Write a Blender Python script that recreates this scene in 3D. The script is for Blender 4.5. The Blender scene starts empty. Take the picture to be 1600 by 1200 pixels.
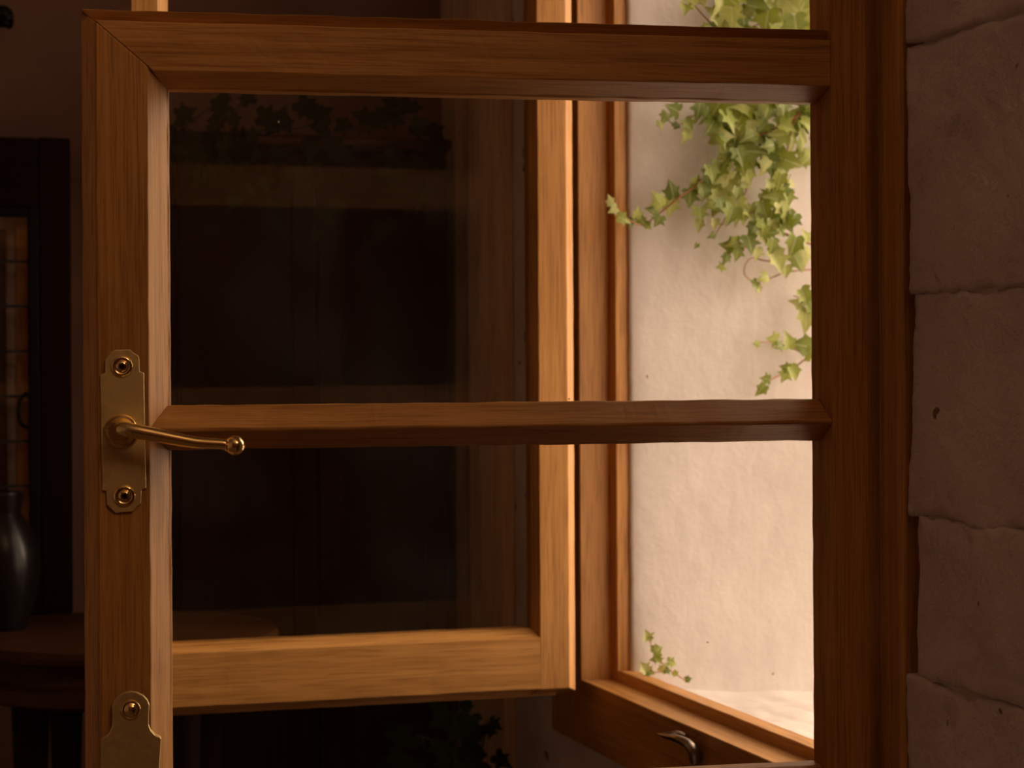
import bpy, bmesh, math, random
from mathutils import Vector, Matrix, noise

random.seed(7)
SC = bpy.context.scene
COL = SC.collection
V = Vector

# ------------------------------------------------------------------ camera
F = 3000.0            # focal length in pixels of the 1600x1200 frame
HZ = 565.0            # image row of the horizon
ZC = 1.45             # eye height
ROLL = 0.006
CAM = V((0, 0, ZC))
RT = V((1, 0, -ROLL)).normalized()
UP = V((ROLL, 0, 1)).normalized()
FW = V((0, 1, 0))
cd = bpy.data.cameras.new('camera')
cam = bpy.data.objects.new('camera', cd)
COL.objects.link(cam)
cam.matrix_world = Matrix(((RT.x, UP.x, 0, 0), (RT.y, UP.y, -1, 0), (RT.z, UP.z, 0, ZC), (0, 0, 0, 1)))
cd.sensor_width = 36.0
cd.lens = 36.0 * F / 1600.0
cd.shift_y = -(600 - HZ) / 1600.0
cd.clip_start = 0.05
cd.dof.use_dof = True
cd.dof.focus_distance = 1.72
cd.dof.aperture_fstop = 9.0
SC.camera = cam

# ------------------------------------------------------------------ sky, exposure
SC.view_settings.view_transform = 'Standard'
SC.view_settings.look = 'None'
SC.view_settings.gamma = 1.0
SC.view_settings.use_curve_mapping = False
SC.view_settings.exposure = 0.0
SC.cycles.use_denoising = True
SC.cycles.max_bounces = 12
SC.cycles.diffuse_bounces = 5
SC.cycles.transparent_max_bounces = 16
SC.cycles.sample_clamp_indirect = 6.0
SC.cycles.caustics_reflective = False
SC.cycles.caustics_refractive = False

SKY_STRENGTH = 2.25
world = bpy.data.worlds.new('sky')
SC.world = world
world.use_nodes = True
bg = world.node_tree.nodes['Background']
bg.inputs['Color'].default_value = (1.0, 0.74, 0.56, 1)     # low warm evening sky, even all round
bg.inputs['Strength'].default_value = SKY_STRENGTH

sl = bpy.data.lights.new('veiled_sun', 'SUN')
sl.energy = 5.6; sl.angle = math.radians(45); sl.color = (1.0, 0.74, 0.52)
so = bpy.data.objects.new('veiled_sun', sl); COL.objects.link(so)
so.rotation_euler = V((0.90, 0.24, 0.34)).to_track_quat('Z', 'Y').to_euler()
so.location = (4, -2, 4)

# ------------------------------------------------------------------ the frames of the place
def direc(px, py):
    return RT * ((px - 800) / F) + FW - UP * ((py - HZ) / F)
def at(px, py, d):
    return CAM + direc(px, py) * d
def hit(px, py, p0, n):
    D = direc(px, py)
    return CAM + D * ((p0 - CAM).dot(n) / D.dot(n))

class Frame:
    """an upright plane: ex runs along it, z up, n out of it"""
    def __init__(self, o, ang):
        self.o = V((o[0], o[1], 0))
        self.ex = V((math.cos(ang), math.sin(ang), 0))
        self.n = V((math.sin(ang), -math.cos(ang), 0))
    def uv(self, px, py, h=0.0):
        p = hit(px, py, self.o + self.n * h, self.n)
        return (p - self.o).dot(self.ex), p.z
    def u(self, px, py=600, h=0.0): return self.uv(px, py, h)[0]
    def z(self, px, py, h=0.0): return self.uv(px, py, h)[1]
    def pt(self, u, z, h=0.0): return self.o + self.ex * u + self.n * h + V((0, 0, z))
    def mat(self, axis):
        ex, ez, n = self.ex, V((0, 0, 1)), self.n
        if axis == 'u': c = (ex, ez, n)
        else:           c = (ez, -ex, n)
        m = Matrix.Identity(4)
        for i in range(3):
            for j in range(3): m[j][i] = c[i][j]
        m.translation = self.o
        return m

# W: the window wall. s runs along the wall away from the viewer, h into the room
ALPHA = math.radians(18.9)
OW = at(1373, HZ, 1.77); OW.z = 0
ES = V((-math.sin(ALPHA), math.cos(ALPHA), 0))
NI = V((-math.cos(ALPHA), -math.sin(ALPHA), 0))
def W(s, h, z): return OW + ES * s + NI * h + V((0, 0, z))
def w_s(px, py=HZ, h=0.0):
    p = hit(px, py, OW + NI * h, NI); return (p - OW).dot(ES)
def w_z(px, py, h=0.0): return hit(px, py, OW + NI * h, NI).z
def r_h(px, py, s):            # on a plane across the wall (constant s): its h and z under a pixel
    p = hit(px, py, OW + ES * s, ES); return (p - OW).dot(NI), p.z
S_FAR = w_s(905)
S_BACK = w_s(700)
ROOM_S0, ROOM_H1, ROOM_Z = -3.2, 3.6, 3.2
MW = Matrix.Identity(4)        # local (x,y,z) = (s, h, z) -> left handed, so x = -s
for j in range(3):
    MW[j][0] = -ES[j]; MW[j][1] = -NI[j]; MW[j][2] = (0, 0, 1)[j]
MW.translation = OW            # local x = -s, y = -h, z = z  (right handed)
def L(s, h, z): return V((-s, -h, z))

# area light added for an assumed, unseen second window, set high out of reflections
LW = bpy.data.lights.new('added_window_light', 'AREA')
LW.shape = 'RECTANGLE'; LW.size = 0.9; LW.size_y = 0.6
LW.energy = 22.5
LW.color = (1.0, 0.58, 0.32)
lo = bpy.data.objects.new('added_window_light', LW)
COL.objects.link(lo)
S_W2, Z_W2 = -1.75, 2.76
lo.location = W(S_W2, -0.05, Z_W2)
lo.rotation_euler = NI.to_track_quat('-Z', 'Y').to_euler()

# ------------------------------------------------------------------ materials
def nodes(name):
    m = bpy.data.materials.new(name); m.use_nodes = True
    nt = m.node_tree
    b = nt.nodes['Principled BSDF']
    return m, nt, b
def N(nt, t, **kw):
    n = nt.nodes.new(t)
    for k, v in kw.items():
        if k in n.inputs: n.inputs[k].default_value = v
        else: setattr(n, k, v)
    return n
def ramp(nt, fac, stops):
    r = nt.nodes.new('ShaderNodeValToRGB')
    e = r.color_ramp.elements
    while len(e) < len(stops): e.new(0.5)
    for el, (p, c) in zip(e, stops):
        el.position = p; el.color = (*c, 1) if len(c) == 3 else c
    nt.links.new(fac, r.inputs['Fac'])
    return r.outputs['Color']
def objcoord(nt, scale, rnd=True):
    tc = N(nt, 'ShaderNodeTexCoord')
    oi = N(nt, 'ShaderNodeObjectInfo')
    out = tc.outputs['Object']
    if rnd:
        mul = N(nt, 'ShaderNodeVectorMath', operation='SCALE'); mul.inputs[0].default_value = (1.7, 3.1, 2.3)
        nt.links.new(oi.outputs['Random'], mul.inputs['Scale'])
        add = N(nt, 'ShaderNodeVectorMath', operation='ADD')
        nt.links.new(out, add.inputs[0]); nt.links.new(mul.outputs[0], add.inputs[1]); out = add.outputs[0]
    mp = N(nt, 'ShaderNodeMapping'); mp.inputs['Scale'].default_value = scale
    nt.links.new(out, mp.inputs['Vector'])
    return mp.outputs['Vector']
def mixc(nt, fac, a, b, mode='MIX'):
    m = N(nt, 'ShaderNodeMix', data_type='RGBA', blend_type=mode)
    for inp, v in ((m.inputs[0], fac), (m.inputs[6], a), (m.inputs[7], b)):
        if hasattr(v, 'links') or hasattr(v, 'is_linked'): nt.links.new(v, inp)
        else: inp.default_value = v if not isinstance(v, tuple) else (*v, 1) if len(v) == 3 else v
    return m.outputs[2]
def bump(nt, b, height, strength, dist):
    bp = N(nt, 'ShaderNodeBump'); bp.inputs['Strength'].default_value = strength; bp.inputs['Distance'].default_value = dist
    nt.links.new(height, bp.inputs['Height']); nt.links.new(bp.outputs[0], b.inputs['Normal'])

def wood(name, c_dark, c_mid, c_light, rough=0.42, spec=0.35):
    """grain runs along the local x axis of each piece"""
    m, nt, b = nodes(name)
    n1 = N(nt, 'ShaderNodeTexNoise', Scale=1.0, Detail=5.0, Roughness=0.6, Distortion=0.6)
    nt.links.new(objcoord(nt, (2.6, 130, 80)), n1.inputs['Vector'])
    n2 = N(nt, 'ShaderNodeTexNoise', Scale=1.0, Detail=3.0, Roughness=0.55)
    nt.links.new(objcoord(nt, (16, 620, 420)), n2.inputs['Vector'])
    n3 = N(nt, 'ShaderNodeTexNoise', Scale=1.0, Detail=2.0)
    nt.links.new(objcoord(nt, (2.5, 14, 14)), n3.inputs['Vector'])
    c1 = ramp(nt, n1.outputs['Fac'], [(0.22, c_dark), (0.5, c_mid), (0.80, c_light)])
    pores = ramp(nt, n2.outputs['Fac'], [(0.34, (0.57, 0.50, 0.44)), (0.52, (1, 1, 1))])
    c2 = mixc(nt, 0.75, c1, pores, 'MULTIPLY')
    big = ramp(nt, n3.outputs['Fac'], [(0.3, (0.8, 0.77, 0.74)), (0.7, (1.08, 1.06, 1.04))])
    c3 = mixc(nt, 1.0, c2, big, 'MULTIPLY')
    nt.links.new(c3, b.inputs['Base Color'])
    b.inputs['Roughness'].default_value = rough
    b.inputs['Specular IOR Level'].default_value = spec
    bump(nt, b, n2.outputs['Fac'], 0.25, 0.0006)
    return m
OAK = wood('oak_varnished', (0.38, 0.18, 0.042), (0.54, 0.275, 0.078), (0.66, 0.36, 0.115))
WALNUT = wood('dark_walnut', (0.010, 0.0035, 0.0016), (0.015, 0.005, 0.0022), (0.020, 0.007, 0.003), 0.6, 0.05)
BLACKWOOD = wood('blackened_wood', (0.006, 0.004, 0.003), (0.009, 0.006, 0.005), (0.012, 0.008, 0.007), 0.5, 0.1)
BROWNWOOD = wood('brown_wood', (0.055, 0.020, 0.007), (0.075, 0.028, 0.010), (0.10, 0.038, 0.014), 0.5, 0.15)
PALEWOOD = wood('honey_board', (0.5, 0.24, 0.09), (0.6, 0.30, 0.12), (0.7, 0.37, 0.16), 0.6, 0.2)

REFL_BAND = wood('reflection_band', (0.62, 0.45, 0.30), (0.74, 0.55, 0.38), (0.82, 0.62, 0.44), 0.6, 0.2)  # pale colour imitating reflected bands in the far glass

def metal(name, col, rough, mott=0.25):
    m, nt, b = nodes(name)
    n = N(nt, 'ShaderNodeTexNoise', Scale=1.0, Detail=4.0)
    nt.links.new(objcoord(nt, (60, 60, 60)), n.inputs['Vector'])
    lo_ = tuple(c * (1 - mott) for c in col)
    nt.links.new(ramp(nt, n.outputs['Fac'], [(0.35, lo_), (0.6, col)]), b.inputs['Base Color'])
    r = ramp(nt, n.outputs['Fac'], [(0.3, (rough + .12,) * 3), (0.65, (rough,) * 3)])
    nt.links.new(r, b.inputs['Roughness'])
    b.inputs['Metallic'].default_value = 1.0
    return m
BRASS = metal('aged_brass', (0.86, 0.68, 0.33), 0.48)
BRASS_P = metal('polished_brass', (0.88, 0.66, 0.30), 0.16, 0.15)
IRON = metal('dark_iron', (0.42, 0.36, 0.32), 0.25)
BLACKIRON = metal('black_iron', (0.02, 0.018, 0.016), 0.5)

def plaster(name, c1, c2, scale, bstr, bdist, spots=None):
    m, nt, b = nodes(name)
    n = N(nt, 'ShaderNodeTexNoise', Scale=scale, Detail=6.0, Roughness=0.6)
    nt.links.new(objcoord(nt, (1, 1, 1), False), n.inputs['Vector'])
    c = ramp(nt, n.outputs['Fac'], [(0.32, c1), (0.66, c2)])
    if spots:
        v = N(nt, 'ShaderNodeTexNoise', Scale=spots[0], Detail=2.0, Roughness=0.5)
        nt.links.new(objcoord(nt, (1, 1, 1), False), v.inputs['Vector'])
        k = ramp(nt, v.outputs['Fac'], [(spots[1], (0, 0, 0)), (spots[1] + 0.03, (1, 1, 1))])
        c = mixc(nt, k, c, spots[2])
    nt.links.new(c, b.inputs['Base Color'])
    b.inputs['Roughness'].default_value = 0.9
    b.inputs['Specular IOR Level'].default_value = 0.15
    n2 = N(nt, 'ShaderNodeTexNoise', Scale=scale * 6, Detail=6.0, Roughness=0.65)
    nt.links.new(objcoord(nt, (1, 1, 1), False), n2.inputs['Vector'])
    bump(nt, b, n2.outputs['Fac'], bstr, bdist)
    return m
WHITE = plaster('limewashed_render', (0.60, 0.565, 0.54), (0.70, 0.67, 0.645), 6, 0.35, 0.004, (55, 0.76, (0.32, 0.17, 0.10)))
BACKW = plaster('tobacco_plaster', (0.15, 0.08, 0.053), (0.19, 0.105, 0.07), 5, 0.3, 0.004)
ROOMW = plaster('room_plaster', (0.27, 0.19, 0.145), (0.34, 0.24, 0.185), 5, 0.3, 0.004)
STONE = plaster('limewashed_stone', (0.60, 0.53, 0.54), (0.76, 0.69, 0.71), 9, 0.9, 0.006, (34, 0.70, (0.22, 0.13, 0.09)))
MORTAR = plaster('old_mortar', (0.50, 0.44, 0.44), (0.66, 0.59, 0.60), 14, 0.7, 0.006)
VOID = plaster('gap_shade', (0.03, 0.022, 0.018), (0.05, 0.036, 0.03), 20, 0.5, 0.004)  # near-black: shade inside the gap put into the colour
GROUND = plaster('pale_gravel', (0.52, 0.47, 0.41), (0.64, 0.59, 0.52), 12, 0.5, 0.01)
CEIL = plaster('ceiling_plaster', (0.58, 0.53, 0.49), (0.66, 0.61, 0.57), 4, 0.2, 0.003)
CLAY = plaster('terracotta', (0.22, 0.09, 0.045), (0.3, 0.13, 0.065), 20, 0.3, 0.002)
FLOORM = wood('floor_boards', (0.27, 0.20, 0.14), (0.32, 0.24, 0.18), (0.38, 0.29, 0.22), 0.45, 0.3)

def glass(name, dust=0.03):
    m = bpy.data.materials.new(name); m.use_nodes = True
    nt = m.node_tree; nt.nodes.clear()
    out = N(nt, 'ShaderNodeOutputMaterial')
    tr = N(nt, 'ShaderNodeBsdfTransparent'); tr.inputs['Color'].default_value = (0.985, 0.985, 0.975, 1)
    gl = N(nt, 'ShaderNodeBsdfGlossy'); gl.inputs['Roughness'].default_value = 0.015
    df = N(nt, 'ShaderNodeBsdfDiffuse'); df.inputs['Color'].default_value = (0.75, 0.7, 0.65, 1)
    lw = N(nt, 'ShaderNodeLayerWeight'); lw.inputs['Blend'].default_value = 0.5
    p = N(nt, 'ShaderNodeMath', operation='POWER'); p.inputs[1].default_value = 5.0
    nt.links.new(lw.outputs['Facing'], p.inputs[0])
    ma = N(nt, 'ShaderNodeMath', operation='MULTIPLY_ADD'); ma.inputs[1].default_value = 0.92; ma.inputs[2].default_value = 0.030
    nt.links.new(p.outputs[0], ma.inputs[0])
    m1 = N(nt, 'ShaderNodeMixShader')
    nt.links.new(ma.outputs[0], m1.inputs[0]); nt.links.new(tr.outputs[0], m1.inputs[1]); nt.links.new(gl.outputs[0], m1.inputs[2])
    # a film of dust and a few specks
    n = N(nt, 'ShaderNodeTexNoise', Scale=7.0, Detail=5.0, Roughness=0.65)
    nt.links.new(objcoord(nt, (1, 1, 1)), n.inputs['Vector'])
    film = ramp(nt, n.outputs['Fac'], [(0.45, (0, 0, 0)), (0.85, (dust * .4,) * 3)])
    vo = N(nt, 'ShaderNodeTexVoronoi', Scale=34.0); vo.inputs['Randomness'].default_value = 1.0
    nt.links.new(objcoord(nt, (1, 1, 0.001)), vo.inputs['Vector'])
    sp = ramp(nt, vo.outputs['Distance'], [(0.020, (0.6, 0.6, 0.6)), (0.035, (0, 0, 0))])
    keep = N(nt, 'ShaderNodeSeparateColor'); nt.links.new(vo.outputs['Color'], keep.inputs[0])
    gt = N(nt, 'ShaderNodeMath', operation='GREATER_THAN'); gt.inputs[1].default_value = 0.85
    nt.links.new(keep.outputs[0], gt.inputs[0])
    sm = N(nt, 'ShaderNodeMath', operation='MULTIPLY'); nt.links.new(sp, sm.inputs[0]); nt.links.new(gt.outputs[0], sm.inputs[1])
    ad = N(nt, 'ShaderNodeMath', operation='ADD'); nt.links.new(film, ad.inputs[0]); nt.links.new(sm.outputs[0], ad.inputs[1])
    m2 = N(nt, 'ShaderNodeMixShader')
    nt.links.new(ad.outputs[0], m2.inputs[0]); nt.links.new(m1.outputs[0], m2.inputs[1]); nt.links.new(df.outputs[0], m2.inputs[2])
    nt.links.new(m2.outputs[0], out.inputs[0])
    return m
GLASS = glass('old_window_glass')

def leafmat(name, stops, transl, spec=0.35, vein=(0.62, 0.66, 0.34)):
    m = bpy.data.materials.new(name); m.use_nodes = True
    nt = m.node_tree; b = nt.nodes['Principled BSDF']; out = nt.nodes['Material Output']
    oi = N(nt, 'ShaderNodeObjectInfo')
    c = ramp(nt, oi.outputs['Random'], stops)
    # pale veins: midrib and two side veins
    tc = N(nt, 'ShaderNodeTexCoord'); sx = N(nt, 'ShaderNodeSeparateXYZ'); nt.links.new(tc.outputs['Object'], sx.inputs[0])
    ab = N(nt, 'ShaderNodeMath', operation='ABSOLUTE'); nt.links.new(sx.outputs['X'], ab.inputs[0])
    k = ramp(nt, ab.outputs[0], [(0.012, (1, 1, 1)), (0.05, (0, 0, 0))])
    c = mixc(nt, k, c, mixc(nt, 0.45, c, vein))
    n = N(nt, 'ShaderNodeTexNoise', Scale=3.0, Detail=3.0); nt.links.new(tc.outputs['Object'], n.inputs['Vector'])
    c = mixc(nt, 1.0, c, ramp(nt, n.outputs['Fac'], [(0.3, (0.82,) * 3), (0.7, (1.12,) * 3)]), 'MULTIPLY')
    nt.links.new(c, b.inputs['Base Color'])
    b.inputs['Roughness'].default_value = 0.5; b.inputs['Specular IOR Level'].default_value = spec
    t = N(nt, 'ShaderNodeBsdfTranslucent'); nt.links.new(c, t.inputs['Color'])
    mx = N(nt, 'ShaderNodeMixShader'); mx.inputs[0].default_value = transl
    nt.links.new(b.outputs[0], mx.inputs[1]); nt.links.new(t.outputs[0], mx.inputs[2]); nt.links.new(mx.outputs[0], out.inputs[0])
    return m
LEAF = leafmat('ivy_leaf', [(0.0, (0.13, 0.19, 0.020)), (0.35, (0.23, 0.30, 0.035)), (0.7, (0.36, 0.42, 0.075)), (1.0, (0.50, 0.55, 0.20))], 0.3, 0.5)
LEAFD = leafmat('shaded_ivy_leaf', [(0.0, (0.012, 0.020, 0.006)), (1.0, (0.016, 0.024, 0.007))], 0.1, 0.03, (0.03, 0.04, 0.015))  # shaded copy of the ivy leaf: room darkness put into its colour
def plain(name, col, rough=0.6, spec=0.3):
    m, nt, b = nodes(name)
    n = N(nt, 'ShaderNodeTexNoise', Scale=60.0, Detail=3.0)
    nt.links.new(objcoord(nt, (1, 1, 1)), n.inputs['Vector'])
    nt.links.new(ramp(nt, n.outputs['Fac'], [(0.3, tuple(c * .8 for c in col)), (0.7, col)]), b.inputs['Base Color'])
    b.inputs['Roughness'].default_value = rough; b.inputs['Specular IOR Level'].default_value = spec
    return m
STEM = plain('ivy_stem', (0.42, 0.20, 0.10))
STEMD = plain('shaded_ivy_stem', (0.03, 0.025, 0.012))  # stem for the silhouettes, shade in the colour as well
LEAD = plain('lead_came', (0.02, 0.018, 0.017), 0.5)
GLAZE = plain('dark_glaze', (0.010, 0.007, 0.006), 0.28, 0.3)
HOLE = plain('screw_recess', (0.02, 0.012, 0.006), 0.8, 0.1)

# ------------------------------------------------------------------ builders
def link(name, me, mat, parent=None, matrix=None, smooth=False):
    o = bpy.data.objects.new(name, me); COL.objects.link(o)
    if mat is not None and not me.materials: me.materials.append(mat)
    if smooth:
        for p in me.polygons: p.use_smooth = True
    m = matrix if matrix is not None else Matrix.Identity(4)
    if parent is not None:
        o.parent = parent
        o.matrix_parent_inverse = PW[parent.name].inverted()
    o.matrix_basis = m
    PW[o.name] = m.copy()
    return o
PW = {}
def root(name, loc, label=None, cat=None, group=None, kind=None):
    o = bpy.data.objects.new(name, None); COL.objects.link(o)
    o.empty_display_size = 0.05
    o.location = loc
    PW[o.name] = Matrix.Translation(loc)
    return tag(o, label, cat, group, kind)
def tag(o, label=None, cat=None, group=None, kind=None):
    if label: o['label'] = label
    if cat: o['category'] = cat
    if group: o['group'] = group
    if kind: o['kind'] = kind
    return o
def mesh(name, verts, faces):
    me = bpy.data.meshes.new(name); me.from_pydata([tuple(v) for v in verts], [], faces); me.update()
    bm = bmesh.new(); bm.from_mesh(me); bmesh.ops.recalc_face_normals(bm, faces=bm.faces); bm.to_mesh(me); bm.free()
    return me
def bevel(o, w, seg=2):
    b = o.modifiers.new('bevel', 'BEVEL'); b.width = w; b.segments = seg; b.limit_method = 'ANGLE'; b.angle_limit = math.radians(25)
    b.harden_normals = False
    return o
def member(name, fr, axis, prof, e0, e1, mat, parent, seg=24, jit=0.0003, bev=0.0009):
    """a length of moulding: prof = closed polygon of (across, h); ends cut by e0(a,h), e1(a,h)"""
    vs, fs = [], []
    k = len(prof); ph = random.random() * 50
    for i in range(seg + 1):
        for j, (a, h) in enumerate(prof):
            t0, t1 = e0(a, h), e1(a, h)
            t = t0 + (t1 - t0) * i / seg
            da = dh = 0.0
            if 0 < i < seg:
                da = jit * noise.noise(V((t * 35, j * 3.7, ph))); dh = jit * noise.noise(V((t * 35, j * 3.7 + 20, ph)))
            y = (a + da) if axis == 'u' else -(a + da)
            vs.append((t, y, h + dh))
    for i in range(seg):
        for j in range(k):
            j2 = (j + 1) % k
            fs.append((i * k + j, i * k + j2, (i + 1) * k + j2, (i + 1) * k + j))
    fs.append(tuple(range(k))); fs.append(tuple(range(seg * k, seg * k + k)))
    o = link(name, mesh(name, vs, fs), mat, parent, fr.mat(axis))
    return bevel(o, bev)
def boxmesh(name, lo_, hi_):
    (a, b, c), (d, e, f) = lo_, hi_
    a, d = min(a, d), max(a, d); b, e = min(b, e), max(b, e); c, f = min(c, f), max(c, f)
    v = [(a, b, c), (d, b, c), (d, e, c), (a, e, c), (a, b, f), (d, b, f), (d, e, f), (a, e, f)]
    return mesh(name, v, [(0, 3, 2, 1), (4, 5, 6, 7), (0, 1, 5, 4), (1, 2, 6, 5), (2, 3, 7, 6), (3, 0, 4, 7)])
def wbox(name, s0, s1, h0, h1, z0, z1, mat, parent=None, bev=0.0, grain=None):
    """box in window-wall coordinates; grain 's','h','z' turns the local x axis along it"""
    p = [L(s0, h0, z0), L(s1, h1, z1)]
    lo_ = V((min(p[0].x, p[1].x), min(p[0].y, p[1].y), min(p[0].z, p[1].z)))
    hi_ = V((max(p[0].x, p[1].x), max(p[0].y, p[1].y), max(p[0].z, p[1].z)))
    M = MW.copy()
    if grain == 'z':
        R = Matrix(((0, 0, -1, 0), (0, 1, 0, 0), (1, 0, 0, 0), (0, 0, 0, 1)))
        o = link(name, boxmesh(name, (lo_.z, lo_.y, -hi_.x), (hi_.z, hi_.y, -lo_.x)), mat, parent, M @ R)
    elif grain == 'h':
        R = Matrix(((0, -1, 0, 0), (1, 0, 0, 0), (0, 0, 1, 0), (0, 0, 0, 1)))
        o = link(name, boxmesh(name, (lo_.y, -hi_.x, lo_.z), (hi_.y, -lo_.x, hi_.z)), mat, parent, M @ R)
    else:
        o = link(name, boxmesh(name, lo_, hi_), mat, parent, M)
    if bev: bevel(o, bev)
    return o
def smooth_path(pts, n=6):
    out = []
    P = [pts[0] * 2 - pts[1]] + list(pts) + [pts[-1] * 2 - pts[-2]]
    for i in range(1, len(P) - 2):
        a, b, c, d = P[i - 1], P[i], P[i + 1], P[i + 2]
        for k in range(n):
            t = k / n
            out.append(0.5 * ((2 * b) + (c - a) * t + (2 * a - 5 * b + 4 * c - d) * t * t + (3 * b - a - 3 * c + d) * t ** 3))
    out.append(pts[-1]); return out
def tube(pts, radii, sides=8):
    vs, fs = [], []
    n = len(pts); ref = V((0.13, 0.2, 0.97)).normalized()
    for i, p in enumerate(pts):
        d = (pts[min(i + 1, n - 1)] - pts[max(i - 1, 0)]).normalized()
        a = d.cross(ref)
        if a.length < 0.05: a = d.cross(V((1, 0, 0)))
        a.normalize(); b = d.cross(a)
        r = radii[i] if hasattr(radii, '__len__') else radii
        for k in range(sides):
            t = 2 * math.pi * k / sides
            vs.append(p + a * (math.cos(t) * r) + b * (math.sin(t) * r))
    for i in range(n - 1):
        for k in range(sides):
            k2 = (k + 1) % sides
            fs.append((i * sides + k, i * sides + k2, (i + 1) * sides + k2, (i + 1) * sides + k))
    fs.append(tuple(range(sides))); fs.append(tuple(range((n - 1) * sides, n * sides)))
    return vs, fs
def lathe(prof, sides=32):
    """prof = [(r, z)] about local z"""
    vs, fs = [], []
    for r, z in prof:
        for k in range(sides):
            t = 2 * math.pi * k / sides
            vs.append((r * math.cos(t), r * math.sin(t), z))
    for i in range(len(prof) - 1):
        for k in range(sides):
            k2 = (k + 1) % sides
            fs.append((i * sides + k, i * sides + k2, (i + 1) * sides + k2, (i + 1) * sides + k))
    fs.append(tuple(range(sides))); fs.append(tuple(range((len(prof) - 1) * sides, len(prof) * sides)))
    return vs, fs
def autosmooth(o, deg=35):
    for p in o.data.polygons: p.use_smooth = True
    try:
        o.data.set_sharp_from_angle(angle=math.radians(deg))
    except Exception: pass
    return o
def plate(name, outline, h0, h1, mat, parent, M, bev):
    k = len(outline)
    vs = [(x, y, h0) for x, y in outline] + [(x, y, h1) for x, y in outline]
    fs = [tuple(range(k)), tuple(range(k, 2 * k))] + [(i, (i + 1) % k, k + (i + 1) % k, k + i) for i in range(k)]
    o = link(name, mesh(name, vs, fs), mat, parent, M)
    return bevel(o, bev, 3)

# ------------------------------------------------------------------ the setting
# depths of the window frame
H_STOP, H_OUT = -0.043, -0.072
STOP = 0.020
S_NEAR = 0.075                                    # opening side of the near jamb
z_fr = (w_z(909, 1063) + w_z(1205, 1189)) / 2     # top of the frame's bottom rail, room edge
z_fb = w_z(886, 1152)                              # its lower edge
S_WALLF = S_FAR - STOP                             # plane of the white wall outside
Z_TOP = 2.30
s_out = w_s(862, 1120)                             # outer edge of the far jamb
s_nout = w_s(1413)

# floor, ceiling and plain walls
fl = root('floor', W(0, 1.5, 0), kind='structure')
nb = 24
for i in range(nb):
    a = ROOM_H1 * i / nb; b = ROOM_H1 * (i + 1) / nb - 0.003
    wbox('plank', ROOM_S0, S_BACK, a, b, -0.04, 0, FLOORM, fl, 0.0)
tag(wbox('ceiling', ROOM_S0 - .2, S_BACK + .2, -0.35, ROOM_H1 + .2, ROOM_Z, ROOM_Z + .15, CEIL), kind='structure')
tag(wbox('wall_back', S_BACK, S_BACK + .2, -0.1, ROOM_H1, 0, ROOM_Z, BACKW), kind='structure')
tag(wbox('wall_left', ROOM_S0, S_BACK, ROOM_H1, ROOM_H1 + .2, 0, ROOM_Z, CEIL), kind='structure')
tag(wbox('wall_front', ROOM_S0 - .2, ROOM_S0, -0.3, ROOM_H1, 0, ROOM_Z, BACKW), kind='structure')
# window wall: pieces round the two openings
wr = root('wall_right', W(-0.3, -0.15, 0), kind='structure')
T = -0.30
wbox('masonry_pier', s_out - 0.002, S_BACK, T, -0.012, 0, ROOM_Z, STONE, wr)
wbox('masonry_sill', s_nout - .03, s_out - 0.002, T, -0.012, 0, z_fb - 0.002, STONE, wr)
wbox('masonry_lintel', s_nout - .03, s_out - 0.002, T, -0.012, Z_TOP + .09, ROOM_Z, ROOMW, wr)
S_ST1 = s_nout - 0.50
wbox('mortar_core', S_ST1, s_nout - 0.03, -0.12, -0.004, 0, ROOM_Z, MORTAR, wr)
a2, b2 = S_W2 - .47, S_W2 + .47
z0_2, z1_2 = Z_W2 - .32, Z_W2 + .32
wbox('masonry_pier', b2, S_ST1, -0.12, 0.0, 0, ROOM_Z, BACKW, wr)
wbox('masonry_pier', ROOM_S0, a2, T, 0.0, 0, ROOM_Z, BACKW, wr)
wbox('masonry_sill', a2, b2, T, 0.0, 0, z0_2, BACKW, wr)
wbox('masonry_lintel', a2, b2, T, 0.0, z1_2, ROOM_Z, ROOMW, wr)
wbox('outer_blind', a2 - .05, b2 + .05, T - .06, T - .01, z0_2 - .05, z1_2 + .05, BROWNWOOD, wr)
wbox('gap_shade', s_nout - 0.03, s_nout - 0.001, -0.12, -0.085, 0, ROOM_Z, VOID, wr)  # dark backing strip added so the gap beside the stones reads shaded

tag(wbox('reflection_strip_1', w_s(722), S_BACK - .001, -0.012, 0.010, 0, ROOM_Z, REFL_BAND, None, .003, 'z'), kind='structure')  # two added upright strips standing in for reflections in the far pane
tag(wbox('reflection_strip_2', w_s(792), w_s(740), -0.012, 0.008, 0, ROOM_Z, REFL_BAND, None, .003, 'z'), kind='structure')
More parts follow.
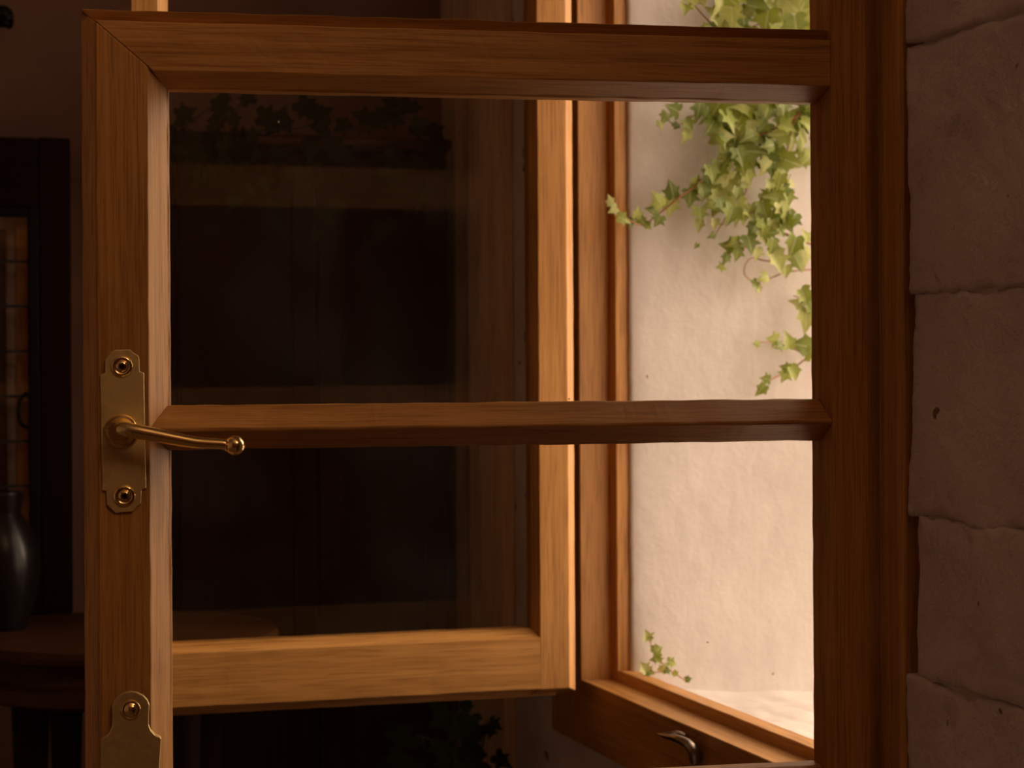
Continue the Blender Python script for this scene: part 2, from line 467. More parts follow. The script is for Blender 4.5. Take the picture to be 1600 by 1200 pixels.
# the rough limewashed stones beside the frame
def stone(ps0, row0, row1, s_far_px_top, s_far_px_bot, s_near, seed, tilt=0.0):
    """s_far_px: image column of the stone's edge by the frame at its top and bottom"""
    za, zb = w_z(1500, row1), w_z(1500, row0)
    st, sb = w_s(s_far_px_top, row0), w_s(s_far_px_bot, row1)
    nx, nz = 64, max(20, int((zb - za) / 0.0045))
    vs, fs = [], []
    rnd = seed * 17.3
    for i in range(nz + 1):
        for j in range(nx + 1):
            fz, fs_ = i / nz, j / nx
            z = za + (zb - za) * fz
            se = sb + (st - sb) * fz
            edge = 0.0055 * noise.noise(V((z * 22, rnd, 1))) + 0.0016 * noise.noise(V((z * 90, rnd, 5)))
            s = s_near + (se + edge - s_near) * fs_
            z += (0.007 * noise.noise(V((s * 14, rnd, 3))) + 0.0025 * noise.noise(V((s * 60, rnd, 8)))) * (1 - abs(2 * fz - 1) * 0 if fz in (0, 1) else min(1, 1))
            de = min(fz * (zb - za), (1 - fz) * (zb - za), (1 - fs_) * 0.40 + 0.0015, fs_ * .4 + .002)
            rim = (-0.0026 * math.exp(-de / 0.0022)) * (0.35 + 0.9 * abs(noise.noise(V((s * 18, z * 9, rnd + 2)))) * 1.6)
            p = V((s, z, rnd))
            h = 0.001 + rim + 0.0030 * noise.fractal(p * 7, 0.9, 2.1, 4) + 0.0011 * noise.fractal(p * 60, 0.7, 2.1, 4)
            rg = noise.noise(V((s * 26, z * 26, rnd + 9)))
            if rg > 0.42: h -= 0.010 * (rg - 0.42)
            pit = noise.noise(V((s * 130, z * 130, rnd + 4)))
            if pit > 0.60: h -= 0.012 * (pit - 0.60)
            vs.append(L(s, h + tilt * (fz - .5), z))
    for i in range(nz):
        for j in range(nx):
            a = i * (nx + 1) + j
            fs.append((a, a + 1, a + nx + 2, a + nx + 1))
    # skirts back into the wall
    ring = [j for j in range(nx + 1)] + [i * (nx + 1) + nx for i in range(1, nz + 1)] + \
           [nz * (nx + 1) + j for j in range(nx - 1, -1, -1)] + [i * (nx + 1) for i in range(nz - 1, 0, -1)]
    base = len(vs)
    for r in ring:
        q = vs[r].copy(); q.y = 0.06; vs.append(q)
    for k in range(len(ring)):
        k2 = (k + 1) % len(ring)
        fs.append((ring[k], ring[k2], base + k2, base + k))
    fs.append(tuple(range(base, base + len(ring))))
    link('stone', mesh('stone', vs, fs), STONE, wr, MW, smooth=True)
SN = w_s(1650)
stone(0, -330, 46, 1421, 1419, SN - .02, 1)
stone(0, 48, 453, 1417, 1421, SN, 2)
stone(0, 455, 815, 1428, 1417, SN - .03, 3)
stone(0, 817, 1077, 1437, 1433, SN - .01, 4)
stone(0, 1079, 1480, 1419, 1421, SN - .02, 5)

# white limewashed wall outside, running out from the far jamb
def sheet(name, fn, nu, nv, mat, parent=None):
    vs = [fn(i / nu, j / nv) for j in range(nv + 1) for i in range(nu + 1)]
    fs = [(j * (nu + 1) + i, j * (nu + 1) + i + 1, (j + 1) * (nu + 1) + i + 1, (j + 1) * (nu + 1) + i) for j in range(nv) for i in range(nu)]
    return vs, fs
h_pl = r_h(982, 600, S_WALLF)[0]
z_led = r_h(1200, 1068, S_WALLF)[1]
WING = 0.75
def wingpt(u, v):
    h = h_pl - u * WING
    z = z_led - .25 + v * 2.4
    p = V((h, z, 3))
    d = 0.0016 * noise.fractal(p * 5, 0.9, 2, 3) + 0.0004 * noise.fractal(p * 40, .8, 2, 3)
    if u == 0: h += 0.0012 * noise.noise(V((z * 45, 1, 1)))
    d -= 0.004 * math.exp(-u * WING / 0.010)
    return L(S_WALLF - 0.009 - d, h, z)
vs, fs = sheet('w', wingpt, 170, 200, WHITE)
nv = len(vs); nu_, nv_ = 170, 200
ring = list(range(nu_ + 1)) + [j * (nu_ + 1) + nu_ for j in range(1, nv_ + 1)] + [nv_ * (nu_ + 1) + i for i in range(nu_ - 1, -1, -1)] + [j * (nu_ + 1) for j in range(nv_ - 1, 0, -1)]
for r in ring:
    q = vs[r].copy(); q.x = -(S_WALLF + .3); vs.append(q)
for k in range(len(ring)):
    k2 = (k + 1) % len(ring); fs.append((ring[k], ring[k2], nv + k2, nv + k))
fs.append(tuple(range(nv, nv + len(ring))))
tag(link('wall_outside', mesh('wall_outside', vs, fs), WHITE, None, MW, smooth=True), kind='structure')
# rough rendered ledge outside
def ledge(u, v):
    s = S_WALLF - 0.001 - u * (S_WALLF - S_NEAR + .02)
    h = H_OUT + 0.004 - v * 0.34
    p = V((s, h, 9))
    z = z_led + 0.004 * noise.fractal(p * 12, .9, 2, 4) - 0.025 * v + 0.010 * math.exp(-u / 0.02)
    return L(s, h, z)
vs, fs = sheet('l', ledge, 90, 60, WHITE)
nv = len(vs); nu_, nv_ = 90, 60
ring = list(range(nu_ + 1)) + [j * (nu_ + 1) + nu_ for j in range(1, nv_ + 1)] + [nv_ * (nu_ + 1) + i for i in range(nu_ - 1, -1, -1)] + [j * (nu_ + 1) for j in range(nv_ - 1, 0, -1)]
for r in ring:
    q = vs[r].copy(); q.z = z_led - .12; vs.append(q)
for k in range(len(ring)):
    k2 = (k + 1) % len(ring); fs.append((ring[k], ring[k2], nv + k2, nv + k))
fs.append(tuple(range(nv, nv + len(ring))))
tag(link('trim_1', mesh('trim_1', vs, fs), WHITE, None, MW, smooth=True), kind='structure')
tag(wbox('ground_outside', -8, 8, -14, T - .01, -0.4, -0.2, GROUND), kind='structure')

# ------------------------------------------------------------------ the fixed window frame
win = root('window_1', W((S_FAR + S_NEAR) / 2, -0.03, z_fb), kind='structure')
class WallFrame(Frame):
    pass
FWL = Frame(OW, 0); FWL.ex = -ES; FWL.n = NI     # ex x z = n ?  (-ES) x z
# profile helpers: u = -s in this frame
def jamb(name, s_op, s_ou, sgn, z0, z1):
    """s_op: opening side; sgn = direction (in s) from the opening into the wall"""
    P = [(s_ou, -0.10), (s_ou, 0.0), (s_op, 0.0), (s_op, H_STOP), (s_op - sgn * STOP, H_STOP), (s_op - sgn * STOP, H_OUT - .006), (s_op, H_OUT - 0.006), (s_op, -0.10)]
    prof = [(-s, h) for s, h in P]
    return member(name, FWL, 'z', prof, lambda a, h: z0, lambda a, h: z1, OAK, win, 30, 0.0004, 0.0014)
jamb('jamb', S_FAR, s_out, 1, z_fb, Z_TOP + .08)
# near jamb with a small bead along its outer edge
P = [(s_nout, -0.10), (s_nout, 0.0), (s_nout + .006, 0.003), (s_nout + .012, 0.0), (-0.001, 0.0), (0.001, -0.014), (S_NEAR, -0.014), (S_NEAR, H_STOP), (S_NEAR + STOP, H_STOP), (S_NEAR + STOP, H_OUT), (S_NEAR, H_OUT), (S_NEAR, -0.10)]
member('jamb', FWL, 'z', [(-s, h) for s, h in P], lambda a, h: z_fb, lambda a, h: Z_TOP + .08, OAK, win, 30, 0.0004, 0.0012)
zr = z_fr
P = [(z_fb, -0.10), (z_fb, 0.0), (zr, 0.0), (zr - .002, H_STOP), (zr + .012, H_STOP - .002), (zr + .010, H_OUT), (zr - .01, H_OUT), (zr - .01, -0.10)]
member('sill_rail', FWL, 'u', P, lambda a, h: -S_FAR - .0, lambda a, h: -S_NEAR, OAK, win, 40, 0.0004, 0.0016)
P = [(Z_TOP + .08, -0.10), (Z_TOP + .08, 0.0), (Z_TOP, 0.0), (Z_TOP, H_STOP), (Z_TOP - STOP, H_STOP), (Z_TOP - STOP, H_OUT), (Z_TOP, H_OUT), (Z_TOP, -0.10)]
member('head_rail', FWL, 'u', P, lambda a, h: -S_FAR, lambda a, h: -S_NEAR, OAK, win, 20, 0.0004, 0.0016)

# iron catch on the face of the sill rail
def wl(px, py, h): 
    p = hit(px, py, OW + NI * h, NI); return p
pts = smooth_path([wl(1087, 1186, 0.004), wl(1084, 1174, 0.012), wl(1074, 1162, 0.018), wl(1060, 1155, 0.021), wl(1046, 1152, 0.022), wl(1036, 1150, 0.021), wl(1027, 1146, 0.020)], 5)
rad = [0.0072 - 0.0064 * (i / (len(pts) - 1)) ** 1.3 for i in range(len(pts))]
v_, f_ = tube(pts, rad, 12)
catch = autosmooth(link('catch', mesh('catch', v_, f_), IRON, win))
catch['label'] = 'dark iron window catch with a curved tip'
pts = smooth_path([wl(1032, 1148, 0.020), wl(1045, 1146, 0.016), wl(1058, 1145, 0.010), wl(1070, 1149, 0.002)], 4)
v_, f_ = tube(pts, [0.0012 + 0.002 * i / (len(pts) - 1) for i in range(len(pts))], 10)
autosmooth(link('prong', mesh('prong', v_, f_), IRON, catch))
v_, f_ = lathe([(0.0001, 0.005), (0.006, 0.005), (0.009, 0.003), (0.010, -0.001)], 20)
M = Matrix.Translation(wl(1086, 1183, 0)) @ NI.to_track_quat('Z', 'Y').to_matrix().to_4x4()
autosmooth(link('catch_rose', mesh('catch_rose', v_, f_), IRON, catch, M))

# ------------------------------------------------------------------ near sash (open, hinged on the right jamb)
S1 = Frame(at(1300, HZ, 1.75), math.radians(10.9))
DC = 0.031; TH = 0.052
u = lambda px, py=600: S1.u(px, py)
def zz(*pp, h=0.0): return sum(S1.z(*p, h) for p in pp) / len(pp)
u_out, u_lip, u_f, u_c, u_b = u(129), u(152), u(233), S1.u(261, 600, -DC), S1.u(267, 600, -DC)
ur_c, ur_f, ur_o = S1.u(1268, 600, -TH), u(1301), u(1356)
z_o = zz((130, 12), (1265, 45)); z_lip = zz((160, 29), (1290, 62))
z_rf = zz((250, 110), (1290, 134)); z_rc = zz((265, 137), (1265, 156), h=-DC); z_rb = zz((265, 146), (1265, 163), h=-TH)
z_bt = zz((300, 632), (1200, 626), h=-DC); z_br = zz((300, 671), (1200, 662)); z_bb = zz((300, 702), (1200, 690), h=-DC)
z_lo = zz((1265, 1188), h=-TH); z_lof = z_lo - .016; z_bot = z_lo - .085
sash = root('casement_sash', S1.pt((u_out + ur_o) / 2, z_bot, -0.02),
            'open oak casement with brass lever handle, nearest the viewer, hinged beside the stone wall', 'window sash')
zm = lambda a: z_o + (a - u_out) * (z_rc - z_o) / (u_c - u_out)           # mitre line: z at u
um = lambda a: u_out + (a - z_o) * (u_c - u_out) / (z_rc - z_o)           # u at z
prof = [(u_out, -TH), (u_out, -0.016), (u_lip, -0.0035), (u_lip + .0008, 0.0), (u_f, 0.0), (u_c, -DC), (u_c + .0012, -DC - .002), (u_b, -DC - .004), (u_b, -TH)]
member('meeting_stile', S1, 'z', prof, lambda a, h: z_bot, lambda a, h: zm(min(a, u_c)) - .0002, OAK, sash, 60, 0.0007)
stile_u = lambda h: ur_c + max(0.0, min(1.0, (h + DC) / DC)) * (ur_f - ur_c)     # chamfer of the hinge stile
prof = [(z_o, -TH), (z_o, -0.005), (z_lip, -0.0125), (z_lip - .0008, 0.0), (z_rf, 0.0), (z_rc, -DC), (z_rc - .0012, -DC - .002), (z_rb, -DC - .004), (z_rb, -TH)]
def rail_r(a, h):
    if a > z_lip - .0005: return ur_c + (z_o - a) / (z_o - z_lip) * (ur_f - ur_c)
    return stile_u(h)
member('top_rail', S1, 'u', prof, lambda a, h: um(max(a, z_rc)) + .0002, rail_r, OAK, sash, 60, 0.0007)
Z_ST = 2.22
prof = [(ur_c, -TH), (ur_c, -DC - .002), (ur_c + .0006, -DC), (ur_f, 0.0), (ur_o, 0.0), (ur_o, -TH)]
member('hinge_stile', S1, 'z', prof, lambda a, h: z_bot, lambda a, h: Z_ST, OAK, sash, 60, 0.0006)
lstile_u = lambda h: u_c - max(0.0, min(1.0, (h + DC) / DC)) * (u_c - u_f)
prof = [(z_bt, -TH + .006), (z_bt, -DC), (z_br + .0016, -0.0008), (z_br - .0010, -0.0008), (z_bb, -DC), (z_bb, -TH + .006)]
member('glazing_bar', S1, 'u', prof, lambda a, h: lstile_u(h), lambda a, h: stile_u(h), OAK, sash, 60, 0.0009)
prof = [(z_bot, -TH), (z_bot, 0.0), (z_lof, 0.0), (z_lo, -DC), (z_lo, -TH)]
member('bottom_rail', S1, 'u', prof, lambda a, h: lstile_u(h), lambda a, h: stile_u(h), OAK, sash, 40, 0.0006)
def pane(fr, u0, u1, z0, z1, h, parent, wav=0.0):
    nx, nz = 12, 12
    vs, fs = [], []
    for side in (0, 1):
        for j in range(nz + 1):
            for i in range(nx + 1):
                vs.append((u0 + (u1 - u0) * i / nx, z0 + (z1 - z0) * j / nz, h - side * .003))
    for side in (0, 1):
        b = side * (nx + 1) * (nz + 1)
        for j in range(nz):
            for i in range(nx):
                q = b + j * (nx + 1) + i
                fs.append((q, q + 1, q + nx + 2, q + nx + 1))
    b = (nx + 1) * (nz + 1)
    ring = list(range(nx + 1)) + [j * (nx + 1) + nx for j in range(1, nz + 1)] + [nz * (nx + 1) + i for i in range(nx - 1, -1, -1)] + [j * (nx + 1) for j in range(nz - 1, 0, -1)]
    for k in range(len(ring)):
        k2 = (k + 1) % len(ring); fs.append((ring[k], ring[k2], b + ring[k2], b + ring[k]))
    return link('pane', mesh('pane', vs, fs), GLASS, parent, fr.mat('u'))
pane(S1, u_b - .002, ur_c + .002, z_bt - .002, z_rb + .002, -0.038, sash)
pane(S1, u_b - .002, ur_c + .002, z_lo - .002, z_bb + .002, -0.038, sash)

# brass handle plate
S1M = S1.mat('u')
def sp(px, py, h=0.0):
    a, b = S1.uv(px, py, h); return a, b
H_PL = 0.0028
def P3(x, y): return sp(130 + x / 4, 520 + y / 4, H_PL)
outl = [(137, 250), (137, 165), (160, 140), (172, 120), (200, 106), (292, 103), (312, 122), (345, 142), (350, 160), (353, 240), (380, 250), (386, 610), (394, 970), (366, 984), (360, 1068), (335, 1088), (312, 1118), (200, 1126), (172, 1098), (150, 1078), (146, 992), (122, 985), (112, 610), (108, 262)]
pl = plate('handle_plate', [P3(*q) for q in outl], 0.0, H_PL, BRASS, sash, S1M, 0.0007)
pl['label'] = 'brass handle plate with notched ends'
def screw(px, py, r, parent, h=H_PL):
    a, b = sp(px, py, h)
    M = S1M @ Matrix.Translation((a, b, h))
    v_, f_ = lathe([(r * 1.02, -0.0005), (r, 0.0010), (r * .90, 0.0019), (r * .74, 0.0021), (r * .60, 0.0012), (r * .5, 0.0022), (r * .36, 0.0030), (r * .26, 0.0030), (r * .20, 0.0014), (0.0001, 0.0014)], 32)
    s_ = autosmooth(link('screw', mesh('screw', v_, f_), BRASS_P, parent, M), 50)
    v_, f_ = lathe([(r * .22, 0.0013), (r * .22, 0.0017), (0.0001, 0.0017)], 16)
    link('recess', mesh('recess', v_, f_), HOLE, s_, M)
    return s_
R17 = abs(u(207) - u(190))
screw(130 + 242 / 4, 520 + 210 / 4, R17, pl)
screw(130 + 258 / 4, 520 + 1020 / 4, R17, pl)
# rose and lever
a, b = sp(130 + 238 / 4, 520 + 617 / 4, H_PL)
MR = S1M @ Matrix.Translation((a, b, H_PL)) @ Matrix.Diagonal((1.12, 1.12, 1, 1))
v_, f_ = lathe([(0.0132, -0.0005), (0.0132, 0.0015), (0.0122, 0.003), (0.0108, 0.0034), (0.0098, 0.0055), (0.0082, 0.0075), (0.0078, 0.012), (0.0086, 0.0135), (0.0086, 0.0165), (0.0074, 0.018), (0.0066, 0.021), (0.0066, 0.026), (0.0001, 0.026)], 40)
ro = autosmooth(link('rose', mesh('rose', v_, f_), BRASS_P, pl, MR), 40)
c0 = V((a, b, H_PL + .023))
def lv(px, py, h):
    x_, y_ = sp(px, py, h); return V((x_, y_, h))
cp = [lv(188, 672, 0.022), lv(196, 671, 0.027), lv(212, 674, 0.030), lv(240, 679, 0.031), lv(275, 686, 0.032), lv(310, 692, 0.033), lv(344, 694, 0.034), lv(352, 695, 0.034), lv(354, 695, 0.034), lv(357, 695, .034), lv(360, 695, 0.034)]
pts = smooth_path(cp, 6)
def rl(i):
    t = i / (len(pts) - 1)
    k = i / 6
    if k < 1: return 0.0064 + .0004 * k
    if k < 6: return 0.0067 - 0.0021 * ((k - 1) / 5)
    if k < 7: return 0.0046
    if k < 7.8: return 0.0046 + 0.0012 * math.sin((k - 7) / .8 * math.pi)
    return 0.0034
v_, f_ = tube(pts, [rl(i) for i in range(len(pts))], 24)
lev = autosmooth(link('lever', mesh('lever', v_, f_), BRASS_P, pl, S1M), 50)
ball = bmesh.new(); bmesh.ops.create_uvsphere(ball, u_segments=28, v_segments=18, radius=0.0084)
me = bpy.data.meshes.new('ball_end'); ball.to_mesh(me); ball.free()
link('ball_end', me, BRASS_P, lev, S1M @ Matrix.Translation(lv(367, 696, 0.034)), smooth=True)

# lower espagnolette plate
def P4(x, y): return sp(120 + x / 4.8, 950 + y / 4.8, 0.007)
outl = [(180, 1000), (188, 984), (225, 960), (250, 925), (266, 885), (267, 820), (265, 742), (280, 700), (310, 660), (350, 635), (400, 624), (450, 632), (500, 658), (530, 692), (546, 730), (540, 800), (540, 880), (555, 920), (585, 955), (625, 972), (634, 985), (622, 1150), (600, 1900), (180, 1900)]
pl2 = plate('latch_plate', [P4(*q) for q in outl], -0.004, 0.006, BRASS, sash, S1M, 0.0012)
pl2['label'] = 'tarnished brass plate with a round top'
def dome(px, py, r, parent, h):
    a, b = sp(px, py, h)
    M = S1M @ Matrix.Translation((a, b, h))
    v_, f_ = lathe([(r, -0.0005), (r, 0.0010), (r * .88, 0.0019), (r * .74, 0.0014), (r * .66, 0.0016), (r * .5, 0.0030), (r * .25, 0.0038), (0.0001, 0.004)], 32)
    return autosmooth(link('screw', mesh('screw', v_, f_), BRASS_P, parent, M), 50)
dome(120 + 408 / 4.8, 950 + 762 / 4.8, R17 * .92, pl2, 0.006)

# ------------------------------------------------------------------ far sash (open, hinged on the far jamb)
d905 = hit(905, HZ, OW, NI).y
S2 = Frame(at(887, HZ, d905 - 0.12), math.radians(15.0))
u2 = lambda px, py=600: S2.u(px, py)
TH2, DC2 = 0.037, 0.016
def z2(*pp, h=0.0): return sum(S2.z(*p, h) for p in pp) / len(pp)
r_o, r_f, r_c = u2(887), u2(842), S2.u(821, 600, -TH2)
l_o, l_f, l_c = u2(208), u2(250), S2.u(266, 600, -DC2)
zt_c = z2((270, 999), (825, 980), h=-TH2); zt_f = z2((270, 1019), (842, 999)); zb_f = z2((270, 1107), (885, 1075)); zb_o = z2((270, 1125), (870, 1089))
zu_c = S2.z(500, -60); zu_o = zu_c + .07
far = root('casement_sash', S2.pt((l_o + r_o) / 2, zb_o, -0.02),
           'oak casement farther back, seen through the near glass, wide bottom rail lit by daylight', 'window sash')
rs_u = lambda h: r_c + max(0.0, min(1.0, (h + DC2) / DC2)) * (r_f - r_c)
ls_u = lambda h: l_c - max(0.0, min(1.0, (h + DC2) / DC2)) * (l_c - l_f)
r_e = u2(900)
prof = [(r_c, -TH2), (r_c, -DC2), (r_f, 0.0), (r_o, 0.0), (r_e, -0.010), (r_e, -TH2)]
member('hinge_stile', S2, 'z', prof, lambda a, h: zb_f if h > -.001 else zb_f - (zb_f - zb_o) * min(1, -h / .022), lambda a, h: zu_o, OAK, far, 50, 0.0005)
prof = [(l_o, -TH2), (l_o, 0.0), (l_f, 0.0), (l_c, -DC2), (l_c, -TH2)]
member('meeting_stile', S2, 'z', prof, lambda a, h: zb_f, lambda a, h: zu_o, OAK, far, 50, 0.0005)
prof = [(zb_o, -TH2), (zb_o, -0.020), (zb_f - .002, -0.010), (zb_f, -.001), (zb_f + .001, 0.0), (zt_f, 0.0), (zt_c, -DC2), (zt_c, -TH2)]
member('bottom_rail', S2, 'u', prof, lambda a, h: ls_u(h), lambda a, h: rs_u(h) if a > zb_f else r_o - .012, OAK, far, 50, 0.0005)
prof = [(zu_o, -TH2), (zu_o, 0.0), (zu_c + .016, 0.0), (zu_c, -DC2), (zu_c, -TH2)]
member('top_rail', S2, 'u', prof, lambda a, h: ls_u(h), lambda a, h: rs_u(h), OAK, far, 30, 0.0005)
pane(S2, l_c - .002, r_c + .002, zt_c - .002, zu_c + .002, -0.022, far)

# ------------------------------------------------------------------ ivy
def leafmesh(name, lob, fold, curl, mat):
    half = [(0.0, 0.0), (0.16, -0.13), (0.30 * lob, -0.14), (0.46 * lob, 0.02), (0.34, 0.20), (0.58 * lob, 0.46), (0.30, 0.48), (0.17, 0.66), (0.0, 1.0)]
    mid = [(0.0, 0.0), (0.0, 0.22), (0.0, 0.5), (0.0, 0.75), (0.0, 1.0)]
    vs, idx = [], {}
    def add(x, y):
        z = fold * abs(x) - curl * (y - .3) ** 2 - 0.25 * curl * x * x
        vs.append((x, y, z)); return len(vs) - 1
    m = [add(x, y) for x, y in mid]
    fs = []
    for sg in (1, -1):
        r = [m[0]] + [add(sg * x, y) for x, y in half[1:-1]] + [m[4]]
        tri = [(m[0], r[1], r[2]), (m[0], r[2], r[3]), (m[0], r[3], r[4]), (m[0], r[4], m[1]), (m[1], r[4], r[5]), (m[1], r[5], r[6]), (m[1], r[6], m[2]), (m[2], r[6], r[7]), (m[2], r[7], m[3]), (m[3], r[7], m[4])]
        fs += [t if sg > 0 else t[::-1] for t in tri]
    me = bpy.data.meshes.new(name); me.from_pydata(vs, [], fs); me.update(); me.materials.append(mat)
    for p in me.polygons: p.use_smooth = True
    return me
LV = [leafmesh('leaf', l, f, c, LEAF) for l, f, c in ((1.0, .25, .30), (0.8, .45, .5), (1.15, .1, .2), (0.9, -.25, .45), (1.05, .6, .2))]
LD = [leafmesh('leaf', l, f, c, LEAFD) for l, f, c in ((1.0, .25, .30), (0.85, .4, .5), (1.1, .1, .2))]
def leaf(parent, p, size, tip, nrm, meshes):
    """tip = direction the leaf points, nrm = the way its face looks"""
    y = tip.normalized(); z = (nrm - y * nrm.dot(y)).normalized(); x = y.cross(z)
    M = Matrix.Identity(4)
    for j in range(3): M[j][0] = x[j] * size; M[j][1] = y[j] * size; M[j][2] = z[j] * size
    M.translation = p
    return link('leaf', random.choice(meshes), None, parent, M)
def rv(a=1.0): return V((random.uniform(-a, a), random.uniform(-a, a), random.uniform(-a, a)))
def stem(parent, pts, r0, r1, mat):
    q = smooth_path(pts, 5); n = len(q)
    v_, f_ = tube(q, [r0 + (r1 - r0) * i / (n - 1) for i in range(n)], 6)
    o = link('stem', mesh('stem', v_, f_), mat, parent); 
    for p in o.data.polygons: p.use_smooth = True
    return o
def wp(px, py, off):
    return hit(px, py, OW + ES * (S_WALLF - off), ES)
PXM = 2.45 / F                                  # metres per pixel at the ivy
ivy = root('ivy_vine', wp(1290, -60, 0.02), 'green ivy hanging from the upper right over the white outside wall', 'ivy')
WN = -ES                                        # the way the white wall faces
random.seed(21)
# stems: polylines in the plane just off the wall
stems = [
    ([(1330, 120), (1240, 185), (1180, 215), (1125, 252), (1090, 288), (1062, 308), (1030, 334), (1005, 351), (985, 345), (966, 331), (955, 316)], .05, .0018, .0007),
    ([(1340, 60), (1240, 120), (1150, 160), (1090, 178), (1072, 190), (1058, 196), (1046, 190)], .04, .0014, .0007),
    ([(1300, -40), (1230, 60), (1200, 180), (1165, 300), (1140, 330), (1128, 350), (1118, 366)], .03, .0016, .0006),
    ([(1350, 20), (1250, 170), (1225, 260), (1200, 320), (1160, 336), (1128, 352)], .05, .0014, .0006),
    ([(1330, 395), (1265, 381), (1228, 365), (1200, 370), (1180, 378), (1150, 392)], .03, .0015, .0007),
    ([(1265, 381), (1240, 372), (1215, 362), (1190, 352), (1170, 340)], .035, .0013, .0007),
    ([(1290, 400), (1240, 404), (1200, 408), (1175, 403), (1164, 416), (1164, 430), (1176, 440), (1182, 448)], .03, .0012, .0006),
    ([(1290, 420), (1235, 424), (1205, 434), (1184, 442)], .03, .0011, .0006),
    ([(1170, 385), (1142, 395), (1133, 408), (1124, 417)], .03, .0010, .0006),
    ([(1320, 560), (1262, 553), (1240, 545), (1215, 536), (1195, 534), (1180, 538)], .02, .0013, .0006),
    ([(1310, 545), (1262, 560), (1242, 574), (1220, 586), (1203, 594), (1192, 604), (1187, 614)], .02, .0013, .0006),
    ([(1330, 470), (1262, 478), (1250, 466), (1240, 462)], .02, .0012, .0006),
    ([(1300, 60), (1150, 70), (1110, 35), (1085, 8), (1060, -25)], .05, .0014, .0008),
    ([(1320, -60), (1230, 10), (1180, 40), (1120, 60)], .05, .0014, .0008),
]
for pl_, off, r0, r1 in stems:
    stem(ivy, [wp(x, y, off + 0.01 * math.sin(i * 1.7)) for i, (x, y) in enumerate(pl_)], r0, r1, STEM)
def put(x, y, sz, ang=None, off=None, face=0.45, par=None, ms=None, base=None):
    """leaf centred near the pixel; ang = image angle of its tip (0 right, 90 down)"""
    if ang is None: ang = random.gauss(100, 45)
    t = math.radians(ang)
    tip = NI * -math.cos(t) * 1.0 + V((0, 0, -math.sin(t))) + WN * random.uniform(-.15, .35)
    nrm = WN + rv(face) + V((0, 0, .15))
    size = sz * PXM
    p = wp(x, y, .015 + (off if off is not None else random.uniform(.02, .07))) - tip.normalized() * size * .4
    return leaf(par or ivy, p, size, tip, nrm, ms or LV)
single = [  # x, y, size, angle
    (954, 313, 15, 250), (958, 328, 15, 150), (975, 343, 20, 20), (985, 348, 15, 80), (996, 332, 17, 280), (1003, 344, 17, 60), (1012, 353, 14, 40),
    (1018, 330, 22, 200), (1028, 345, 18, 120), (1029, 312, 26, 230), (1050, 296, 26, 255), (1047, 324, 26, 95), (1078, 310, 24, 100), (1086, 290, 27, 140), (1098, 300, 24, 80),
    (1040, 183, 20, 120), (1033, 195, 14, 80), (1052, 170, 24, 200), (1058, 196, 14, 340), (1075, 196, 20, 60), (1071, 212, 22, 110), (1094, 335, 22, 90), (1092, 352, 18, 95), (1116, 350, 15, 90), (1112, 368, 13, 150),
    (1138, 384, 24, 190), (1147, 380, 22, 160), (1152, 397, 20, 100), (1135, 404, 16, 120), (1126, 417, 13, 170), (1172, 382, 27, 80), (1182, 396, 20, 100), (1192, 372, 22, 60), (1206, 384, 22, 100), (1212, 392, 20, 60),
    (1214, 410, 33, 70), (1240, 384, 32, 110), (1256, 402, 32, 90), (1248, 410, 26, 60), (1228, 424, 18, 90), (1194, 434, 20, 160), (1180, 446, 18, 70), (1186, 452, 12, 60), (1258, 368, 20, 250),
    (1256, 463, 26, 60), (1246, 474, 22, 200), (1260, 498, 36, 95), (1270, 480, 30, 60), (1208, 530, 20, 185), (1217, 541, 16, 160), (1231, 532, 26, 260), (1254, 540, 36, 190), (1183, 537, 12, 180), (1268, 548, 26, 330),
    (1241, 583, 24, 60), (1226, 587, 20, 120), (1227, 574, 16, 190), (1196, 592, 15, 190), (1189, 609, 20, 130), (1088, 384, 9, 120)]
for x, y, s_, a_ in single:
    put(x, y, s_ * 1.2, a_, off=.03 + random.uniform(0, .02), face=.3)
def inside(p, poly):
    x, y = p; c = False
    for i in range(len(poly)):
        (x1, y1), (x2, y2) = poly[i], poly[i - 1]
        if (y1 > y) != (y2 > y) and x < (x2 - x1) * (y - y1) / (y2 - y1) + x1: c = not c
    return c
def fill(poly, n, mind, s0, s1):
    xs = [p[0] for p in poly]; ys = [p[1] for p in poly]; got = []
    tries = 0
    while len(got) < n and tries < 9000:
        tries += 1
        p = (random.uniform(min(xs), max(xs)), random.uniform(min(ys), max(ys)))
        if inside(p, poly) and all((p[0] - q[0]) ** 2 + (p[1] - q[1]) ** 2 > mind ** 2 for q in got):
            got.append(p); put(p[0], p[1], random.uniform(s0, s1), face=.75)
fill([(1085, 172), (1130, 150), (1310, 130), (1310, 250), (1225, 258), (1195, 265), (1160, 255), (1125, 240), (1120, 215), (1100, 195)], 85, 9, 28, 42)
fill([(1115, 258), (1150, 240), (1175, 262), (1162, 300), (1150, 345), (1118, 330), (1098, 318), (1092, 290)], 28, 9, 24, 36)
fill([(1210, 250), (1232, 255), (1232, 340), (1215, 345), (1180, 350), (1160, 330), (1190, 320), (1205, 290)], 30, 8, 24, 36)
fill([(1160, 340), (1200, 350), (1240, 345), (1225, 362), (1180, 366)], 12, 9, 20, 30)
fill([(1125, -40), (1330, -80), (1310, 60), (1180, 70), (1120, 50)], 66, 11, 32, 48)
for x, y, s_, a_ in [(1078, 3, 26, 200), (1070, 14, 22, 100), (1098, 2, 20, 60), (1116, 22, 34, 220), (1128, 38, 30, 120), (1102, 42, 18, 170)]:
    put(x, y, s_, a_, off=.05)

